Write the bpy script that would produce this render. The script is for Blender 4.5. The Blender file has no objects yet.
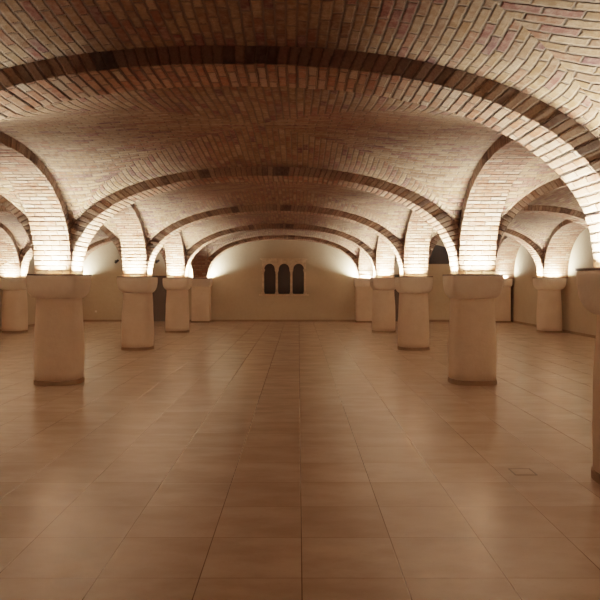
import bpy, bmesh, math, random
from mathutils import Vector, noise
random.seed(7)
SC = bpy.context.scene
COL = SC.collection

# ------------------------------------------------------------------ helpers
def link_mesh(name, bm, mats, parent=None, smooth=False):
    me = bpy.data.meshes.new(name)
    bm.to_mesh(me); bm.free()
    for m in (mats if isinstance(mats, (list, tuple)) else [mats]):
        me.materials.append(m)
    if smooth:
        for p in me.polygons: p.use_smooth = True
    o = bpy.data.objects.new(name, me)
    COL.objects.link(o)
    if parent is not None: o.parent = parent
    return o

def thing(name, label, cat, loc=(0, 0, 0), group=None):
    o = bpy.data.objects.new(name, None); COL.objects.link(o)
    o.empty_display_size = .1
    o.location = loc
    o['label'] = label; o['category'] = cat; o['kind'] = 'thing'
    if group: o['group'] = group
    return o

def struct(o):
    o['kind'] = 'structure'
    return o

def box(bm, x0, x1, y0, y1, z0, z1, mat=0):
    v = [bm.verts.new(p) for p in ((x0,y0,z0),(x1,y0,z0),(x1,y1,z0),(x0,y1,z0),(x0,y0,z1),(x1,y0,z1),(x1,y1,z1),(x0,y1,z1))]
    for f in ((3,2,1,0),(4,5,6,7),(0,1,5,4),(1,2,6,5),(2,3,7,6),(3,0,4,7)):
        bm.faces.new([v[i] for i in f]).material_index = mat

def bevel(bm, w, seg=2):
    bmesh.ops.bevel(bm, geom=list(bm.edges), offset=w, segments=seg, affect='EDGES', profile=.5)

# ------------------------------------------------------------------ materials
class NT:
    def __init__(s, name):
        s.m = bpy.data.materials.new(name); s.m.use_nodes = True
        s.t = s.m.node_tree; s.n = s.t.nodes; s.l = s.t.links
        s.b = s.n['Principled BSDF']
    def new(s, t, **kw):
        o = s.n.new(t)
        for k, v in kw.items(): setattr(o, k, v)
        return o
    def put(s, sock, v):
        if hasattr(v, 'is_output'): s.l.new(v, sock)
        else: sock.default_value = v
    def math(s, op, a, b=None, c=None):
        o = s.new('ShaderNodeMath', operation=op)
        s.put(o.inputs[0], a)
        if b is not None: s.put(o.inputs[1], b)
        if c is not None: s.put(o.inputs[2], c)
        return o.outputs[0]
    def noise(s, vec, scale, detail=3, rough=.55, dim='3D'):
        o = s.new('ShaderNodeTexNoise', noise_dimensions=dim)
        if vec is not None: s.l.new(vec, o.inputs['Vector'])
        o.inputs['Scale'].default_value = scale; o.inputs['Detail'].default_value = detail
        o.inputs['Roughness'].default_value = rough
        return o.outputs['Fac']
    def ramp(s, fac, stops, interp='LINEAR'):
        o = s.new('ShaderNodeValToRGB'); o.color_ramp.interpolation = interp
        e = o.color_ramp.elements
        while len(e) < len(stops): e.new(.5)
        for q, (p, c) in zip(e, stops): q.position = p; q.color = (*c, 1) if len(c) == 3 else c
        s.put(o.inputs[0], fac); return o.outputs[0]
    def mix(s, fac, a, b, blend='MIX'):
        o = s.new('ShaderNodeMix', data_type='RGBA', blend_type=blend)
        s.put(o.inputs[0], fac)
        for i, v in ((6, a), (7, b)):
            s.put(o.inputs[i], v if hasattr(v, 'is_output') else (*v, 1))
        return o.outputs[2]
    def smooth(s, v, lo, hi, a=0., b=1.):
        o = s.new('ShaderNodeMapRange', interpolation_type='SMOOTHSTEP')
        s.put(o.inputs[0], v)
        for i, q in zip((1, 2, 3, 4), (lo, hi, a, b)): o.inputs[i].default_value = q
        return o.outputs[0]
    def bump(s, h, dist, strength=1.):
        o = s.new('ShaderNodeBump'); s.put(o.inputs['Height'], h)
        o.inputs['Distance'].default_value = dist; o.inputs['Strength'].default_value = strength
        s.l.new(o.outputs[0], s.b.inputs['Normal']); return o

def grid_cells(N, u, v, w, h, stagger):
    """per-cell random value, edge distance (metres)"""
    vr = N.math('DIVIDE', v, h); row = N.math('FLOOR', vr); fv = N.math('FRACT', vr)
    ur = N.math('DIVIDE', u, w)
    if stagger:
        wn = N.new('ShaderNodeTexWhiteNoise', noise_dimensions='1D'); N.l.new(row, wn.inputs['W'])
        j = N.math('MULTIPLY', wn.outputs[0], .22)
        par = N.math('MULTIPLY', N.math('FLOORED_MODULO', row, 2.), .5)
        ur = N.math('ADD', ur, N.math('ADD', par, j))
    cu = N.math('FLOOR', ur); fu = N.math('FRACT', ur)
    du = N.math('MULTIPLY', N.math('MINIMUM', fu, N.math('SUBTRACT', 1., fu)), w)
    dv = N.math('MULTIPLY', N.math('MINIMUM', fv, N.math('SUBTRACT', 1., fv)), h)
    cv = N.new('ShaderNodeCombineXYZ'); N.l.new(cu, cv.inputs[0]); N.l.new(row, cv.inputs[1])
    wn2 = N.new('ShaderNodeTexWhiteNoise', noise_dimensions='3D'); N.l.new(cv.outputs[0], wn2.inputs['Vector'])
    return wn2.outputs['Value'], N.math('MINIMUM', du, dv), wn2.outputs['Color']

def brick_mat(name, stops, mortar, w=.28, h=.085, stagger=True, joint=(.0035, .010), bump=.018, patch=.35):
    N = NT(name)
    uv = N.new('ShaderNodeTexCoord').outputs['UV']
    geo = N.new('ShaderNodeNewGeometry').outputs['Position']
    wob = N.new('ShaderNodeTexNoise'); N.l.new(uv, wob.inputs['Vector']); wob.inputs['Scale'].default_value = 11; wob.inputs['Detail'].default_value = 3
    sub = N.new('ShaderNodeVectorMath', operation='SUBTRACT'); N.l.new(wob.outputs['Color'], sub.inputs[0]); sub.inputs[1].default_value = (.5, .5, .5)
    ma = N.new('ShaderNodeVectorMath', operation='MULTIPLY_ADD'); N.l.new(sub.outputs[0], ma.inputs[0]); ma.inputs[1].default_value = (.018, .014, 0); N.l.new(uv, ma.inputs[2])
    sx = N.new('ShaderNodeSeparateXYZ'); N.l.new(ma.outputs[0], sx.inputs[0])
    rnd, d, rc = grid_cells(N, sx.outputs[0], sx.outputs[1], w, h, stagger)
    chip = N.noise(uv, 38, 3, .6)
    d = N.math('SUBTRACT', d, N.math('MULTIPLY', N.smooth(chip, .45, .75), .009))
    mask = N.smooth(d, *joint)
    col = N.ramp(rnd, stops, 'CONSTANT' if len(stops) > 5 else 'LINEAR')
    n1 = N.noise(geo, .55, 3); n2 = N.noise(geo, 14, 5, .65); n3 = N.noise(geo, 60, 4, .6)
    col = N.mix(N.smooth(n1, .45, .75, 0, patch), col, (.40, .20, .14))
    col = N.mix(N.smooth(n2, .35, .75, .0, .4), col, (.44, .34, .25))
    col = N.mix(N.smooth(n3, .35, .62, .32, 0), col, (.14, .085, .055))
    col = N.mix(mask, mortar, col)
    N.l.new(col, N.b.inputs['Base Color'])
    N.b.inputs['Roughness'].default_value = .93
    N.b.inputs['Specular IOR Level'].default_value = .15
    hgt = N.math('ADD', N.math('MULTIPLY', N.smooth(d, .001, .016), N.math('ADD', .75, N.math('MULTIPLY', rnd, .5))), N.math('MULTIPLY', n2, .45))
    hgt = N.math('ADD', hgt, N.math('MULTIPLY', n3, .2))
    N.bump(hgt, bump, 1.)
    return N.m

TAN = [(0, (.37,.255,.17)), (.13, (.43,.30,.20)), (.30, (.47,.34,.235)), (.46, (.41,.245,.17)), (.58, (.50,.37,.26)),
       (.70, (.36,.21,.145)), (.80, (.44,.32,.23)), (.91, (.30,.19,.13)), (.96, (.55,.42,.31))]
PINK = [(0, (.44,.275,.20)), (.16, (.49,.31,.23)), (.34, (.43,.23,.165)), (.50, (.52,.36,.265)), (.64, (.47,.27,.20)),
        (.78, (.55,.41,.31)), (.90, (.34,.19,.14)), (.96, (.57,.45,.35))]
DARK = [(0, (.20,.125,.085)), (.2, (.25,.15,.10)), (.42, (.14,.085,.06)), (.52, (.22,.12,.085)), (.66, (.28,.175,.12)),
        (.80, (.085,.05,.038)), (.90, (.24,.15,.105))]
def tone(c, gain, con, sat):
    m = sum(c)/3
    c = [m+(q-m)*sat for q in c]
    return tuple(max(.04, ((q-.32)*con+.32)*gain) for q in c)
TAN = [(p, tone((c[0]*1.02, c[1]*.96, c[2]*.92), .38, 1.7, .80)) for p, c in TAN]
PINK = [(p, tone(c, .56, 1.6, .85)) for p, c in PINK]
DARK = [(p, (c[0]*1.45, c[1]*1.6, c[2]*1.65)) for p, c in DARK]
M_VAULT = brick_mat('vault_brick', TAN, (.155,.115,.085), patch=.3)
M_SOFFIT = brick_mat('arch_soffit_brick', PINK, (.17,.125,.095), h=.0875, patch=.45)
M_FACE = brick_mat('arch_face_brick', DARK, (.20,.135,.095), w=.0875, h=.32, stagger=False, joint=(.002,.008), patch=.15)
M_JOINT = brick_mat('arch_mortar', [(0, (.20,.135,.09)), (1, (.25,.17,.12))], (.2,.14,.1))

def plaster_mat(name, base, dark, scale=1.2, bump=.004, rough=.9, amt=.6, spec=.25):
    N = NT(name)
    geo = N.new('ShaderNodeNewGeometry').outputs['Position']
    n1 = N.noise(geo, scale, 4, .6); n2 = N.noise(geo, 9, 5, .6); n3 = N.noise(geo, 70, 3)
    c = N.mix(N.smooth(n1, .35, .7, 0, amt), base, dark)
    c = N.mix(N.smooth(n2, .4, .75, 0, .3), c, dark)
    N.l.new(c, N.b.inputs['Base Color'])
    N.b.inputs['Roughness'].default_value = rough; N.b.inputs['Specular IOR Level'].default_value = spec
    N.bump(N.math('ADD', n2, N.math('MULTIPLY', n3, .35)), bump, 1.)
    return N.m
M_WALL = plaster_mat('wall_plaster', (.52,.45,.335), (.42,.355,.255), .5, .006)
M_STONE = plaster_mat('column_plaster', (.78,.65,.53), (.66,.53,.42), 1.6, .012)
M_CAP = plaster_mat('capital_stone_glare', (.85,.76,.67), (.73,.63,.54), 2.2, .012)  # paler than the shafts: glare of the uplights is put into this colour
M_BASE = plaster_mat('base_stone', (.30,.22,.145), (.22,.16,.10), 3, .004)
M_FRAME = plaster_mat('window_stone', (.74,.63,.49), (.40,.31,.22), 6, .01)
M_SKIRT = plaster_mat('baseboard_stone', (.30,.23,.155), (.24,.18,.12), 3, .003)

def simple(name, c, rough=.5, metal=0., noise_amt=.25):
    N = NT(name)
    geo = N.new('ShaderNodeNewGeometry').outputs['Position']
    n = N.noise(geo, 22, 4)
    N.l.new(N.mix(N.math('MULTIPLY', n, noise_amt), c, tuple(q*.5 for q in c)), N.b.inputs['Base Color'])
    N.b.inputs['Roughness'].default_value = rough; N.b.inputs['Metallic'].default_value = metal
    return N.m
M_METAL = simple('dark_metal', (.09,.07,.06), .5, .6)
M_DOOR = simple('dark_door_wood', (.075,.06,.05), .6)
M_DFRAME = simple('door_frame_wood', (.055,.045,.04), .6)
M_PLASTIC = simple('white_plastic', (.75,.72,.66), .4)
M_BLACK = simple('black_lamp_metal', (.03,.026,.024), .45, .3)
M_GLASS = simple('night_glass', (.010,.012,.016), .45)

def plank_mat():
    N = NT('dark_shutter_wood')
    geo = N.new('ShaderNodeNewGeometry').outputs['Position']
    sx = N.new('ShaderNodeSeparateXYZ'); N.l.new(geo, sx.inputs[0])
    fr = N.math('FRACT', N.math('DIVIDE', sx.outputs[0], .075))
    d = N.math('MINIMUM', fr, N.math('SUBTRACT', 1., fr))
    n = N.noise(geo, 12, 4)
    c = N.mix(n, (.010,.005,.004), (.018,.009,.006))
    N.l.new(N.mix(N.smooth(d, .02, .08), (.02,.012,.009), c), N.b.inputs['Base Color'])
    N.b.inputs['Roughness'].default_value = .6
    N.bump(N.smooth(d, .02, .1), .006)
    return N.m
M_SHUTTER = plank_mat()

def floor_mat():
    N = NT('floor_tiles')
    geo = N.new('ShaderNodeNewGeometry').outputs['Position']
    sx = N.new('ShaderNodeSeparateXYZ'); N.l.new(geo, sx.inputs[0])
    u = N.math('ADD', sx.outputs[0], 61.5 - FLOOR_U); v = N.math('ADD', sx.outputs[1], 61.5 - FLOOR_V)
    rnd, d, rc = grid_cells(N, u, v, .615, .615, False)
    # the joints that run down the hall read darker than the cross joints
    ur = N.math('FRACT', N.math('DIVIDE', u, .615)); du = N.math('MULTIPLY', N.math('MINIMUM', ur, N.math('SUBTRACT', 1., ur)), .615)
    # each tile gets its own cloud pattern
    off = N.new('ShaderNodeVectorMath', operation='MULTIPLY_ADD'); N.l.new(rc, off.inputs[0]); off.inputs[1].default_value = (9, 9, 9); N.l.new(geo, off.inputs[2])
    mp = N.new('ShaderNodeMapping'); N.l.new(off.outputs[0], mp.inputs[0]); mp.inputs['Scale'].default_value = (1., 2.2, 1.); mp.inputs['Rotation'].default_value = (0, 0, .5)
    n1 = N.noise(mp.outputs[0], 1.7, 5, .6); n2 = N.noise(geo, 30, 4)
    c = N.mix(N.smooth(n1, .3, .72), (.62,.495,.38), (.45,.35,.26))
    c = N.mix(N.math('MULTIPLY', rnd, .38), c, (.42,.31,.215))
    c = N.mix(N.smooth(n2, .55, .8, 0, .18), c, (.25,.16,.1))
    c = N.mix(N.smooth(d, .0012, .0042, .75, 0), c, (.17,.11,.07))
    c = N.mix(N.smooth(du, .0015, .005, .8, 0), c, (.12,.075,.045))
    N.l.new(c, N.b.inputs['Base Color'])
    N.l.new(N.math('ADD', .185, N.math('MULTIPLY', n2, .1)), N.b.inputs['Roughness'])
    N.b.inputs['Specular IOR Level'].default_value = 1.
    h = N.smooth(d, .001, .006)
    N.bump(h, .001, .5)
    return N.m
FLOOR_U, FLOOR_V = .02, .198
M_FLOOR = floor_mat()

def glow_mat():
    N = NT('led_diffuser')
    N.b.inputs['Base Color'].default_value = (.9, .85, .75, 1)
    N.b.inputs['Emission Color'].default_value = (1, .74, .46, 1)
    N.b.inputs['Emission Strength'].default_value = 60
    N.b.inputs['Roughness'].default_value = .5
    return N.m
M_LED = glow_mat()

# ------------------------------------------------------------------ layout (metres; the hall runs along +y)
Z0 = 1.88                     # springing level / top of capitals
HP = .31                      # half width of a pier / arch
RISE, RING, EXT, NEX = 1.71, .155, .937, 2.35
YR = [.2, 5.70] + [5.85 + 5.55*k for k in range(1, 5)]                 # rows -1 .. 4
def row(k): return YR[k+1]
XL, XR = -9.86, 8.72
XRN = {-1: 3.2, 0: 3.05, 1: 3.06, 2: 3.01, 3: 2.96, 4: 2.88}
def cx(c, k): return (XL, -4.21, XRN[k], XR)[c]
WALL_L, WALL_R = -10.48, 9.25
YB, YF = row(4)+.31, row(-1)-.6
ZT = 4.6

def superell(a, h, n=NEX, m=720):
    pts = []
    for i in range(m+1):
        t = math.pi*i/m; c, s = math.cos(t), math.sin(t)
        pts.append((-a*math.copysign(abs(c)**(2/n), c), h*abs(s)**(2/n)))
    return pts

def resample(pts, outer, step):
    L = [0]
    for p, q in zip(pts, pts[1:]): L.append(L[-1] + math.dist(p, q))
    n = max(8, round(L[-1]/step)); res = []; j = 0
    for i in range(n+1):
        t = L[-1]*i/n
        while j < len(L)-2 and L[j+1] < t: j += 1
        f = (t-L[j])/max(1e-9, L[j+1]-L[j]); f = min(1, max(0, f))
        ip = tuple(a+(b-a)*f for a, b in zip(pts[j], pts[j+1]))
        op = tuple(a+(b-a)*f for a, b in zip(outer[j], outer[j+1]))
        res.append((ip, op, t))
    return res

def make_arch(name, label, P, Q, w0=-HP, w1=HP, group=None, thing_=True, step=.0875):
    """arch springing from pier centre P to pier centre Q (xy); depth across from w0 to w1 along the left normal"""
    P, Q = Vector((*P, 0)), Vector((*Q, 0))
    d = (Q-P); span = d.length; d.normalize(); nrm = Vector((-d.y, d.x, 0)); mid = (P+Q)/2
    a = span/2 - HP
    rs = resample(superell(a, RISE), superell(a/EXT+.06, RISE+RING+.05), step)
    root = thing(name, label, 'arch', (mid.x, mid.y, Z0), group) if thing_ else None
    def W(x, w, z): return d*x + nrm*w + Vector((0, 0, z)) + (Vector((0,0,0)) if root else Vector((mid.x, mid.y, Z0)))
    soff = bmesh.new(); us = soff.loops.layers.uv.new('UVMap')
    fr = bmesh.new(); uf = fr.loops.layers.uv.new('UVMap')
    bk = bmesh.new(); ub = bk.loops.layers.uv.new('UVMap')
    def quad(bm, lay, pts, uvs):
        f = bm.faces.new([bm.verts.new(p) for p in pts])
        for l, q in zip(f.loops, uvs): l[lay].uv = q
    o = random.random()*40
    gap = .0035
    N = len(rs)-1
    for i in range(N):
        (i0, o0, t0), (i1, o1, t1) = rs[i], rs[i+1]
        dx, dz = i1[0]-i0[0], i1[1]-i0[1]; ln = math.hypot(dx, dz)
        jr = random.uniform(-.004, .004); ja = random.uniform(-.005, .003); jb = random.uniform(-.005, .003)
        # inward normal of the soffit (towards the opening)
        nx, nz = dz/ln, -dx/ln
        g = gap/ln
        def lerp(A, B, f): return (A[0]+(B[0]-A[0])*f, A[1]+(B[1]-A[1])*f)
        a0, a1 = lerp(i0, i1, g), lerp(i0, i1, 1-g)
        a0 = (a0[0]+nx*jr, max(0, a0[1]+nz*jr)); a1 = (a1[0]+nx*jr, max(0, a1[1]+nz*jr))
        b0, b1 = o0, o1
        c0, c1 = (i0[0]+nx*jr, max(0, i0[1]+nz*jr)), (i1[0]+nx*jr, max(0, i1[1]+nz*jr))
        wa, wb = w0-ja, w1+jb
        v0, v1 = i*step + 200*step + .0005, (i+1)*step + 200*step - .0005
        # soffit, split across the middle of its brick length so lighting interpolates well
        quad(soff, us, [W(a0[0], wa, a0[1]), W(a0[0], wb, a0[1]), W(a1[0], wb, a1[1]), W(a1[0], wa, a1[1])],
             [(o, v0), (o+(wb-wa), v0), (o+(wb-wa), v1), (o, v1)])
        # edges of the course (mortar depth)
        for A, B in ((a0, lerp(a0, b0, .12)), (a1, lerp(a1, b1, .12))):
            quad(soff, us, [W(A[0], wa, A[1]), W(A[0], wb, A[1]), W(B[0], wb, B[1]), W(B[0], wa, B[1])],
                 [(o, v0+.02), (o+wb-wa, v0+.02), (o+wb-wa, v0+.03), (o, v0+.03)])
        for bm, lay, w in ((fr, uf, wa), (bk, ub, wb)):
            th = math.dist(a0, b0)
            quad(bm, lay, [W(c0[0], w, c0[1]), W(c1[0], w, c1[1]), W(b1[0], w, b1[1]), W(b0[0], w, b0[1])],
                 [(v0, 22.4+.004), (v1, 22.4+.004), (v1, 22.4+th), (v0, 22.4+th)])
    # mortar bed just behind the bricks
    mb = soff
    for i in range(N):
        (i0, o0, t0), (i1, o1, t1) = rs[i], rs[i+1]
        dx, dz = i1[0]-i0[0], i1[1]-i0[1]; ln = math.hypot(dx, dz); nx, nz = dz/ln*-.011, -dx/ln*-.011
        p = [(i0[0]+nx, i0[1]+nz), (i1[0]+nx, i1[1]+nz)]
        f = mb.faces.new([mb.verts.new(W(p[0][0], w0+.012, max(0, p[0][1]))), mb.verts.new(W(p[0][0], w1-.012, max(0, p[0][1]))),
                          mb.verts.new(W(p[1][0], w1-.012, max(0, p[1][1]))), mb.verts.new(W(p[1][0], w0+.012, max(0, p[1][1])))])
        f.material_index = 1
        for bm, w in ((fr, w0+.013), (bk, w1-.013)):
            f = bm.faces.new([bm.verts.new(W(p[0][0], w, max(0, p[0][1]))), bm.verts.new(W(p[1][0], w, max(0, p[1][1]))),
                              bm.verts.new(W(o1[0], w, o1[1])), bm.verts.new(W(o0[0], w, o0[1]))])
            f.material_index = 1
    a_ = link_mesh('soffit', soff, [M_SOFFIT, M_JOINT], root)
    b_ = link_mesh('face_band', fr, [M_FACE, M_JOINT], root)
    c_ = link_mesh('face_band', bk, [M_FACE, M_JOINT], root)
    return root, (a_, b_, c_)

def make_vault(c, k):
    """groined brick vault over the bay between column lines c,c+1 and rows k,k+1"""
    A = Vector((cx(c, k)+HP, row(k)+HP)); B = Vector((cx(c+1, k)-HP, row(k)+HP))
    C = Vector((cx(c+1, k+1)-HP, row(k+1)-HP)); D = Vector((cx(c, k+1)+HP, row(k+1)-HP))
    n = 40
    H = RISE+RING
    def g(u): return H*(max(0, 1-(abs(u)*EXT)**NEX))**(1/NEX)
    hc = g(1); p = 7.
    us = [math.sin(math.pi/2*(-1+2*i/n)*.92)/math.sin(math.pi/2*.92) for i in range(n+1)]
    bm = bmesh.new(); lay = bm.loops.layers.uv.new('UVMap')
    V = {}
    wid = [(B-A).length/2, (D-A).length/2]
    pos = {}
    for i, u in enumerate(us):
        for j, v in enumerate(us):
            s, t = (u+1)/2, (v+1)/2
            q = A*(1-s)*(1-t) + B*s*(1-t) + C*s*t + D*(1-s)*t
            a, b = g(u)-hc, g(v)-hc
            z = hc + (a**p + b**p)**(1/p) if max(a, b) > 0 else hc
            z += .012*noise.noise(Vector((q.x*.7, q.y*.7, c*3+k)))*(1-abs(u)**6)*(1-abs(v)**6)
            V[i, j] = bm.verts.new((q.x, q.y, Z0+z)); pos[i, j] = (q.x, q.y)
    # arc length of the section, for the courses
    def arc(w):
        L = [0.]
        for i in range(n): L.append(L[-1] + math.hypot((us[i+1]-us[i])*w, g(us[i+1])-g(us[i])))
        return L
    LU, LV = arc(wid[0]), arc(wid[1])
    ox, oy = random.random()*30+20, (c*7+k*3+30)*.085*10
    def tri(ids):
        ci = sum(us[i] for i, j in ids)/3; cj = sum(us[j] for i, j in ids)/3
        f = bm.faces.new([V[q] for q in ids])
        along_y = abs(cj) > abs(ci)
        for l, (i, j) in zip(f.loops, ids):
            l[lay].uv = (pos[i, j][1]+ox, LU[i]+oy) if along_y else (pos[i, j][0]+ox+40, LV[j]+oy)
    for i in range(n):
        for j in range(n):
            a, b, c_, d = (i, j), (i+1, j), (i+1, j+1), (i, j+1)
            if (i < n/2) == (j < n/2): tri((a, c_, b)); tri((a, d, c_))
            else: tri((a, d, b)); tri((b, d, c_))
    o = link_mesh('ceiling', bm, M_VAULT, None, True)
    return struct(o)

# ------------------------------------------------------------------ columns
def lathe_like(bm, rings, seg=64):
    """rings: list of (z, rx, ry, squareness exponent)"""
    loops = []
    for z, rx, ry, ex in rings:
        L = []
        for i in range(seg):
            t = 2*math.pi*(i+.5)/seg; c, s = math.cos(t), math.sin(t)
            L.append(bm.verts.new((rx*math.copysign(abs(c)**(2/ex), c), ry*math.copysign(abs(s)**(2/ex), s), z)))
        loops.append(L)
    for A, B in zip(loops, loops[1:]):
        for i in range(seg): bm.faces.new((A[i], A[(i+1) % seg], B[(i+1) % seg], B[i]))
    bm.faces.new(loops[0][::-1]); bm.faces.new(loops[-1])

def wobble(bm, amt, seed):
    for v in bm.verts:
        n = noise.noise_vector(v.co*2.2 + Vector((seed*3.1, seed*1.7, 0)))
        v.co.x += n.x*amt; v.co.y += n.y*amt

CAPW = .435
def capital_bm(seed, half=CAPW):
    bm = bmesh.new(); r = []
    for i in range(9):                                    # cushion: rounded under, square above
        t = i/8; a = t*math.pi/2
        rad = .365 + (half-.365)*math.sin(a)
        r.append((Z0-.40 + .20*(1-math.cos(a)), rad, rad, 2.3 + 9*t*t))
    r += [(Z0-.12, half+.004, half+.004, 14), (Z0-.04, half+.003, half+.003, 16), (Z0-.012, half, half, 16), (Z0, half-.012, half-.012, 16)]
    lathe_like(bm, r, 96)
    wobble(bm, .008, seed); return bm

def make_column(c, k, label, group):
    x, y = cx(c, k), row(k)
    t = thing('stone_column', label, 'column', (x, y, 0), group)
    sd = c*5+k+9
    bm = bmesh.new()
    R = [(.075, .392), (.2, .396), (.45, .400), (.7, .398), (.95, .390), (1.15, .380), (1.3, .371), (1.4, .366), (1.49, .362)]
    lathe_like(bm, [(z, r, r, 2.5) for z, r in R], 72); wobble(bm, .012, sd)
    link_mesh('shaft', bm, M_STONE, t, True)
    bm = capital_bm(sd)
    o = link_mesh('capital', bm, M_CAP, t, True)
    bm = bmesh.new()
    lathe_like(bm, [(0, .409, .409, 2.5), (.072, .409, .409, 2.5), (.082, .397, .397, 2.5)], 72); wobble(bm, .006, sd)
    link_mesh('base_ring', bm, M_BASE, t, False)
    return t

def make_pilaster(c, label, group):
    x, y = cx(c, 4), YB
    t = thing('wall_pilaster', label, 'pilaster', (x, y, 0), group)
    bm = bmesh.new(); box(bm, -.385, .385, -.62, 0, .07, 1.60); bevel(bm, .018); link_mesh('shaft', bm, M_STONE, t)
    bm = bmesh.new()
    pr = [(1.54, .0), (1.57, .03), (1.62, .05), (1.70, .055), (Z0, .055)]
    for (z0, e0), (z1, e1) in zip(pr, pr[1:]):
        lo = [(-.385-e0, -.62-e0), (.385+e0, -.62-e0), (.385+e0, 0), (-.385-e0, 0)]
        hi = [(-.385-e1, -.62-e1), (.385+e1, -.62-e1), (.385+e1, 0), (-.385-e1, 0)]
        a = [bm.verts.new((*p, z0)) for p in lo]; b = [bm.verts.new((*p, z1)) for p in hi]
        for i in range(4): bm.faces.new((a[i], a[(i+1) % 4], b[(i+1) % 4], b[i]))
        if z1 == Z0: bm.faces.new(b)
    bmesh.ops.remove_doubles(bm, verts=bm.verts, dist=1e-4)
    link_mesh('capital', bm, M_CAP, t)
    bm = bmesh.new(); box(bm, -.40, .40, -.635, 0, 0, .07); bevel(bm, .006); link_mesh('base_ring', bm, M_BASE, t)
    return t

POWER = 125.
TILT = math.radians(-5)
LCOL = (1., .925, .79)
def make_tray(c, k, label, sides, group):
    """dark metal edge round the top of the capital with LED strips lying behind it"""
    x, y = cx(c, k), row(k)
    pil = (k == 4)
    t = thing('uplight_tray', label, 'light', (x, y, Z0), group)
    h = CAPW-.006
    ys = (-.365 if pil else -h); ye = (.30 if pil else h)
    h = .43 if pil else h
    bm = bmesh.new()
    for x0, x1, y0, y1 in ((-h, h, ys, ys+.018), (-h, h, ye-.018, ye), (-h, -h+.018, ys+.018, ye-.018), (h-.018, h, ys+.018, ye-.018)):
        box(bm, x0, x1, y0, y1, 0, .024)
    link_mesh('metal_edge', bm, M_METAL, t)
    off = HP+.09
    for s in sides:
        dx, dy = {'E': (1, 0), 'W': (-1, 0), 'N': (0, 1), 'S': (0, -1)}[s]
        if pil and s == 'S': offs = .335
        else: offs = off
        L = .27
        b = bmesh.new(); g = bmesh.new()
        if dx:
            box(b, -.016, .016, -L, L, 0, .010); box(g, -.010, .010, -L+.01, L-.01, .010, .020)
        else:
            box(b, -L, L, -.016, .016, 0, .010); box(g, -L+.01, L-.01, -.010, .010, .010, .020)
        s_ = link_mesh('light_strip', b, M_METAL, t); s_.location = (dx*offs, dy*offs, 0)
        link_mesh('diffuser', g, M_LED, s_)
        ld = bpy.data.lights.new('strip_light', 'AREA'); ld.shape = 'RECTANGLE'
        ld.size = .03 if dx else .40; ld.size_y = .40 if dx else .03
        ld.energy = POWER; ld.color = LCOL; ld.spread = math.radians(165 if (pil and dx) or (c in (0, 3) and dy) else 114)
        lo = bpy.data.objects.new('strip_light', ld); COL.objects.link(lo)
        lo.location = (x+dx*(offs+.005), y+dy*(offs+.005), Z0+.022)
        lo.rotation_euler = (math.pi+dy*TILT, dx*TILT, 0)
    return t

# ------------------------------------------------------------------ build: vaults, arches, columns
for c in range(3):
    for k in range(-1, 4): make_vault(c, k)

RN = ['nearest', 'second', 'third', 'fourth', 'last']
for k in range(0, 5):
    nave = ['widest brick arch across the hall, nearest, crossing the top of the view',
            'brick arch across the hall between the two nearest fully seen columns',
            'brick arch across the hall, third from the camera',
            'brick arch across the hall, fourth from the camera',
            'brick arch across the hall framing the back wall with the triple window'][k]
    left = ['brick arch over the left aisle, nearest row, beside the camera',
            'brick arch over the left aisle from the nearest left column',
            'brick arch over the left aisle from the second left column',
            'brick arch over the left aisle from the third left column',
            'brick arch framing the left end of the back wall above the dark door'][k]
    right = ['brick arch over the right aisle from the column cut by the right edge',
             'brick arch over the right aisle from the nearest fully seen right column',
             'brick arch over the right aisle from the second fully seen right column',
             'brick arch over the right aisle ending on the wall column at right',
             'brick arch framing the right end of the back wall around the dark lunette'][k]
    w1 = HP if k < 4 else YB-row(4)
    for c, lab in ((0, left), (1, nave), (2, right)):
        make_arch('brick_arch', lab, (cx(c, k), row(k)), (cx(c+1, k), row(k)), -HP, w1,
                  ('arches over the left aisle', 'arches across the hall', 'arches over the right aisle')[c])
for k in range(0, 4):
    o2 = ['first', 'second', 'third', 'last'][k]
    for c in range(4):
        lab = (f'brick arch against the left wall, {o2} bay counted from the camera',
               f'brick arch joining the left row of columns, {o2} bay counted from the camera',
               f'brick arch joining the right row of columns, {o2} bay counted from the camera',
               f'brick arch against the right wall, {o2} bay counted from the camera')[c]
        w0, w1 = -HP, HP                     # left normal of +y is -x
        if c == 0: w1 = XL-WALL_L
        if c == 3: w0 = -(WALL_R-XR)
        make_arch('brick_arch', lab, (cx(c, k), row(k)), (cx(c, k+1), row(k+1)), w0, w1,
                  ('arches along the left wall', 'arches along the left columns', 'arches along the right columns', 'arches along the right wall')[c])

COLS = {
 (1, 0): 'round plaster column of the left row just outside the left edge',
 (1, 1): 'large round plaster column, nearest of the left row',
 (1, 2): 'second plaster column of the left row, just left of the dark door',
 (1, 3): 'third plaster column of the left row, right of the dark door',
 (2, 0): 'plaster column cut off by the right edge of the view',
 (2, 1): 'large round plaster column, nearest fully seen of the right row',
 (2, 2): 'second fully seen plaster column of the right row, midway down the hall',
 (2, 3): 'third fully seen plaster column of the right row, before the back wall',
 (0, 3): 'plaster column by the left wall, partly hidden behind the nearest left column',
 (3, 3): 'plaster column beside the right wall with a dark gap behind it',
 (3, 0): 'plaster column along the right wall in the nearest row',
 (3, 1): 'plaster column along the right wall in the second row',
 (3, 2): 'plaster column along the right wall in the third row',
 (0, 0): 'plaster column along the left wall in the nearest row',
 (0, 1): 'plaster column along the left wall in the second row',
 (0, 2): 'plaster column along the left wall in the third row',
}
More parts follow.
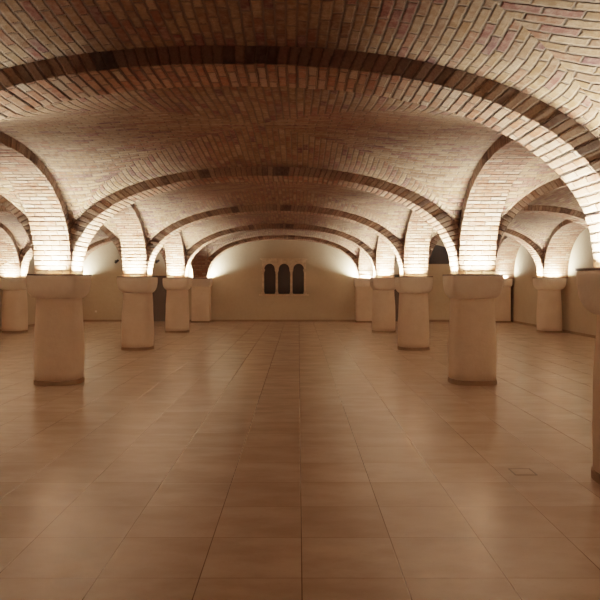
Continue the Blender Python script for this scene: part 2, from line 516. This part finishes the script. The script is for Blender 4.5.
TRAY = {(1, 0): 'left column outside the frame', (1, 1): 'nearest left column', (1, 2): 'second left column', (1, 3): 'third left column',
 (2, 0): 'column cut by right edge', (2, 1): 'nearest fully seen right column', (2, 2): 'second fully seen right column', (2, 3): 'third fully seen right column',
 (0, 3): 'half-hidden column by left wall', (3, 3): 'column beside right wall',
 (3, 0): 'nearest right wall column', (3, 1): 'second right wall column', (3, 2): 'third right wall column',
 (0, 0): 'nearest left wall column', (0, 1): 'second left wall column', (0, 2): 'third left wall column'}
GR = {0: 'columns by the left wall', 1: 'left row of columns', 2: 'right row of columns', 3: 'columns by the right wall'}
for (c, k), lab in COLS.items():
    make_column(c, k, lab, GR[c])
    make_tray(c, k, 'glowing light strips in a metal tray on the '+TRAY[c, k], 'EWNS', 'uplights on the capitals')
PIL = {
 0: 'flat plaster pilaster in the left corner of the back wall',
 1: 'flat plaster pilaster on the back wall left of the triple window',
 2: 'flat plaster pilaster on the back wall right of the triple window',
 3: 'flat plaster pilaster in the right corner of the back wall'}
for c, lab in PIL.items():
    make_pilaster(c, lab, 'pilasters on the back wall')
    make_tray(c, 4, 'light strips on the ' + lab, {0: 'ES', 1: 'EW', 2: 'EWS', 3: 'WS'}[c], 'uplights on the pilasters')

# ------------------------------------------------------------------ room shell
def plane_obj(name, pts, mat):
    bm = bmesh.new(); bm.faces.new([bm.verts.new(p) for p in pts]); return struct(link_mesh(name, bm, mat))
bm = bmesh.new(); box(bm, WALL_L-.3, WALL_R+.3, YF-.3, YB+.6, -.15, 0); struct(link_mesh('floor', bm, M_FLOOR))
bm = bmesh.new(); box(bm, WALL_L-.25, WALL_L, YF-.25, YB+.25, 0, ZT); struct(link_mesh('wall_left', bm, M_WALL))
bm = bmesh.new(); box(bm, WALL_R, WALL_R+.25, YF-.25, YB+.25, 0, ZT); struct(link_mesh('wall_right', bm, M_WALL))
bm = bmesh.new(); box(bm, WALL_L, WALL_R, YF-.25, YF, 0, ZT)
for c in range(4): box(bm, cx(c, -1)-HP, cx(c, -1)+HP, YF, row(-1)+HP, 0, Z0+1.1)
struct(link_mesh('wall_front', bm, M_WALL))
for c in range(3):            # engaged arches on the wall behind the camera
    _, parts = make_arch('arch', '', (cx(c, -1), row(-1)), (cx(c+1, -1), row(-1)), -(row(-1)-YF), HP, None, False)
    for q in parts: q.name = 'trim_1'; struct(q)
for c in (0, 3):
    pass
for c in range(4):            # first half bays along the column lines, out of the frame
    w0, w1 = -HP, HP
    if c == 0: w1 = XL-WALL_L
    if c == 3: w0 = -(WALL_R-XR)
    _, parts = make_arch('arch', '', (cx(c, -1), row(-1)), (cx(c, 0), row(0)), w0, w1, None, False)
    for q in parts: q.name = 'trim_2'; struct(q)

# back wall with openings: x0, x1, z0, z1
WX0, WX1, WZ0, WZ1 = -1.60, .33, 1.215, 2.70      # triple window
D1 = (-7.6, -5.55, 0, 2.02); D2 = (3.65, 5.0, 0, 2.08); LU_ = (4.55, 7.05, 2.52, 3.40)
ops = sorted([D1, (WX0, WX1, WZ0, WZ1), D2, LU_])
bm = bmesh.new()
xs = sorted(set([WALL_L, WALL_R] + [q for o in ops for q in o[:2]]))
for a, b in zip(xs, xs[1:]):
    m = (a+b)/2; z = 0.
    for o in sorted([o for o in ops if o[0] < m < o[1]], key=lambda o: o[2]):
        if o[2] > z: box(bm, a, b, YB, YB+.35, z, o[2])
        z = o[3]
    box(bm, a, b, YB, YB+.35, z, ZT)
# arched head of the lunette (plaster infill above the curve)
def arch_infill(bm, x0, x1, zs, z1, rise, y0, y1, n=24, e=2.):
    c, a = (x0+x1)/2, (x1-x0)/2
    P = []
    for i in range(n+1):
        t = math.pi*i/n; P.append((c-a*math.cos(t), zs+rise*math.sin(t)))
    for (xa, za), (xb, zb) in zip(P, P[1:]):
        v = [bm.verts.new(q) for q in ((xa, y0, za), (xb, y0, zb), (xb, y0, z1), (xa, y0, z1), (xa, y1, za), (xb, y1, zb))]
        bm.faces.new((v[0], v[1], v[2], v[3])); bm.faces.new((v[0], v[4], v[5], v[1]))
arch_infill(bm, LU_[0], LU_[1], LU_[2]+.12, LU_[3], LU_[3]-LU_[2]-.12, YB+.001, YB+.35)
struct(link_mesh('wall_back', bm, M_WALL))

# lunette window: dark glass with a frame
w2 = bpy.data.objects.new('window_2', None); COL.objects.link(w2); w2.location = ((LU_[0]+LU_[1])/2, YB+.2, LU_[2]); struct(w2)
bm = bmesh.new(); hw = (LU_[1]-LU_[0])/2; box(bm, -hw-.02, hw+.02, 0, .02, -.02, LU_[3]-LU_[2]+.02); link_mesh('pane', bm, M_GLASS, w2)
bm = bmesh.new()
box(bm, -hw, hw, -.03, 0, 0, .05); link_mesh('frame', bm, M_DFRAME, w2)

# triple arched window
w1 = bpy.data.objects.new('window_1', None); COL.objects.link(w1); w1.location = ((WX0+WX1)/2, YB, WZ0); struct(w1)
hw = (WX1-WX0)/2
cxs = [-.64, .0, .64]; aw = .235
zsp = 1.085                                         # springing of the little arches above the sill
bm = bmesh.new()
def head(x0, x1):
    n = 20; c, a = (x0+x1)/2, (x1-x0)/2
    P = [(c-a*math.cos(math.pi*i/n), zsp+a*1.05*math.sin(math.pi*i/n)) for i in range(n+1)]
    for (xa, za), (xb, zb) in zip(P, P[1:]):
        y0, y1, z1 = -.03, .22, 1.485
        v = [bm.verts.new(q) for q in ((xa, y0, za), (xb, y0, zb), (xb, y0, z1), (xa, y0, z1), (xa, y1, za), (xb, y1, zb))]
        bm.faces.new((v[0], v[1], v[2], v[3])); bm.faces.new((v[0], v[4], v[5], v[1]))
for q in cxs: head(q-aw, q+aw)
edges = [-hw] + [e for q in cxs for e in (q-aw, q+aw)] + [hw]
for i in range(0, len(edges), 2): box(bm, edges[i], edges[i+1], -.03, .22, zsp, 1.485)
link_mesh('arched_head', bm, M_FRAME, w1)
bm = bmesh.new()                                   # raised archivolts over each light
for q in cxs:
    n = 20
    for i in range(n):
        t0, t1 = math.pi*i/n, math.pi*(i+1)/n
        r0, r1 = aw+.015, aw+.055
        pts = [(q-r*math.cos(t), zsp+r*1.05*math.sin(t)) for r, t in ((r0, t0), (r0, t1), (r1, t1), (r1, t0))]
        v = [bm.verts.new((x, -.05, z)) for x, z in pts] + [bm.verts.new((x, -.03, z)) for x, z in pts]
        bm.faces.new(v[:4]); bm.faces.new((v[0], v[4], v[5], v[1])); bm.faces.new((v[3], v[2], v[6], v[7]))
link_mesh('archivolt', bm, M_FRAME, w1)
bm = bmesh.new()
box(bm, -hw-.05, hw+.05, -.07, .0, 1.485, 1.52); box(bm, -hw-.08, hw+.08, -.09, .0, 1.52, 1.56); bevel(bm, .008)
link_mesh('cornice', bm, M_FRAME, w1)
bm = bmesh.new(); box(bm, -hw-.13, hw+.13, -.13, .22, -.075, .0); bevel(bm, .012); link_mesh('sill', bm, M_FRAME, w1)
for q in (-.925, -.32, .32, .925):
    bm = bmesh.new()
    prof = [(0, .075), (.05, .075), (.07, .06), (.10, .055), (.5, .052), (.88, .048), (.90, .058), (.92, .05), (1.0, .07), (1.03, .085), (zsp, .085)]
    lathe_like(bm, [(z, r, r, 2 if .06 < z < 1.0 else 6) for z, r in prof], 24)
    o = link_mesh('colonnette', bm, M_FRAME, w1, True); o.location = (q, .04, 0)
bm = bmesh.new(); box(bm, -hw, edges[1]-.01, -.012, .22, 0, zsp); link_mesh('jamb', bm, M_FRAME, w1)
bm = bmesh.new(); box(bm, edges[-2]+.01, hw, -.012, .22, 0, zsp); link_mesh('jamb', bm, M_FRAME, w1)
for q in cxs:
    bm = bmesh.new(); box(bm, q-.27, q+.27, .16, .19, 0, 1.38); link_mesh('shutter', bm, M_SHUTTER, w1)

# doors
def door(name, d, leaves):
    x0, x1, z0, z1 = d
    t = bpy.data.objects.new(name, None); COL.objects.link(t); t.location = ((x0+x1)/2, YB, 0); struct(t)
    hw = (x1-x0)/2
    bm = bmesh.new(); box(bm, -hw, -hw+.06, .06, .30, 0, z1); box(bm, hw-.06, hw, .06, .30, 0, z1); box(bm, -hw+.06, hw-.06, .06, .30, z1-.06, z1)
    link_mesh('door_frame', bm, M_DFRAME, t)
    w = (2*hw-.12)/leaves
    for i in range(leaves):
        bm = bmesh.new(); x = -hw+.06+i*w
        box(bm, x+.004, x+w-.004, .16, .21, .008, z1-.066)
        for a, b in ((.15, .95), (1.1, z1-.2)):
            box(bm, x+.12, x+w-.12, .148, .16, a, b)
        L = link_mesh('door_leaf', bm, M_DOOR, t)
        bm = bmesh.new(); hx = x+w-.08 if i == 0 else x+.08
        box(bm, hx-.012, hx+.012, .10, .16, 1.02, 1.05); box(bm, hx-.06, hx+.06, .09, .11, 1.025, 1.045)
        link_mesh('handle', bm, M_METAL, L)
door('door_1', D1, 2); door('door_2', D2, 1)
# thin ledge over the left door
bm = bmesh.new(); box(bm, D1[0]-.15, D1[1]+.15, YB-.03, YB, 2.30, 2.35); struct(link_mesh('trim_3', bm, M_WALL))

# baseboards
def skirting(name, segs):
    bm = bmesh.new()
    for s in segs: box(bm, *s)
    struct(link_mesh(name, bm, M_SKIRT))
sb = []
stops = [WALL_L+.02, XL-.42, XL+.42, D1[0], D1[1], cx(1,4)-.41, cx(1,4)+.41, cx(2,4)-.41, cx(2,4)+.41, D2[0], D2[1], XR-.42, XR+.42, WALL_R-.02]
for a, b in zip(stops[::2], stops[1::2]): sb.append((a, b, YB-.02, YB, 0, .09))
skirting('baseboard_back', sb)
skirting('baseboard_left', [(WALL_L, WALL_L+.02, YF, YB-.02, 0, .09)])
skirting('baseboard_right', [(WALL_R-.02, WALL_R, YF, YB-.02, 0, .09)])

# ------------------------------------------------------------------ small things
def hatch(x, y, s, label):
    t = thing('floor_hatch', label, 'hatch', (x, y, 0), 'floor hatches')
    bm = bmesh.new()
    for a in ((-s, s, -s, -s+.013), (-s, s, s-.013, s), (-s, -s+.013, -s+.013, s-.013), (s-.013, s, -s+.013, s-.013)): box(bm, *a, 0, .003)
    link_mesh('frame', bm, M_HATCH, t)
    bm = bmesh.new(); box(bm, -s+.016, s-.016, -s+.016, s-.016, 0, .0025); link_mesh('lid', bm, M_FLOOR, t)
M_HATCH = simple('hatch_frame', (.10,.062,.036), .5, .2)
hatch(2.095, 6.05, .105, 'small square floor hatch with dark rim near the right front column')

def spot(x, label):
    t = thing('wall_spotlight', label, 'lamp', (x, YB, 2.64), 'spotlights on the left back wall')
    bm = bmesh.new(); box(bm, -.05, .05, -.03, 0, -.06, .06); bevel(bm, .006); link_mesh('base', bm, M_BLACK, t)
    bm = bmesh.new(); lathe_like(bm, [(-.10, .045, .045, 2), (-.09, .055, .055, 2), (.08, .05, .05, 2), (.10, .03, .03, 2)], 20)
    o = link_mesh('lamp_head', bm, M_BLACK, t, True); o.location = (.06, -.10, 0); o.rotation_euler = (.0, .9, 0)
    bm = bmesh.new(); box(bm, -.01, .05, -.10, -.03, -.012, .012); link_mesh('bracket', bm, M_BLACK, t)
spot(-8.0, 'small dark spotlight on the back wall left of the dark door')
spot(-6.22, 'small dark spotlight on the back wall above the dark door')

t = thing('wall_socket', 'small white power socket low on the left back wall', 'socket', (-8.88, YB, .45))
bm = bmesh.new(); box(bm, -.042, .042, -.012, 0, -.042, .042); bevel(bm, .004); link_mesh('cover_plate', bm, M_PLASTIC, t)
bm = bmesh.new(); lathe_like(bm, [(-.004, .024, .024, 2), (.0, .024, .024, 2)], 20)
o = link_mesh('outlet', bm, M_CAP, t); o.rotation_euler = (math.pi/2, 0, 0); o.location = (0, -.0125, 0)

# ------------------------------------------------------------------ camera, world, colour
cam = bpy.data.cameras.new('camera'); co = bpy.data.objects.new('camera', cam); COL.objects.link(co)
co.location = (0, 0, 1.785); co.rotation_euler = (math.pi/2, 0, 0)
cam.sensor_width = 36; cam.lens = 647/600*36
cam.shift_x = 1.5/600; cam.shift_y = -19/600
cam.clip_start = .05
SC.camera = co
w = bpy.data.worlds.new('world'); SC.world = w; w.use_nodes = True
w.node_tree.nodes['Background'].inputs[0].default_value = (.02, .015, .01, 1)
w.node_tree.nodes['Background'].inputs[1].default_value = .2
SC.view_settings.view_transform = 'Filmic'
SC.view_settings.look = 'Medium Contrast'
SC.view_settings.exposure = .58
SC.cycles.max_bounces = 8; SC.cycles.diffuse_bounces = 6
SC.cycles.sample_clamp_indirect = 4
SC.cycles.use_denoising = True
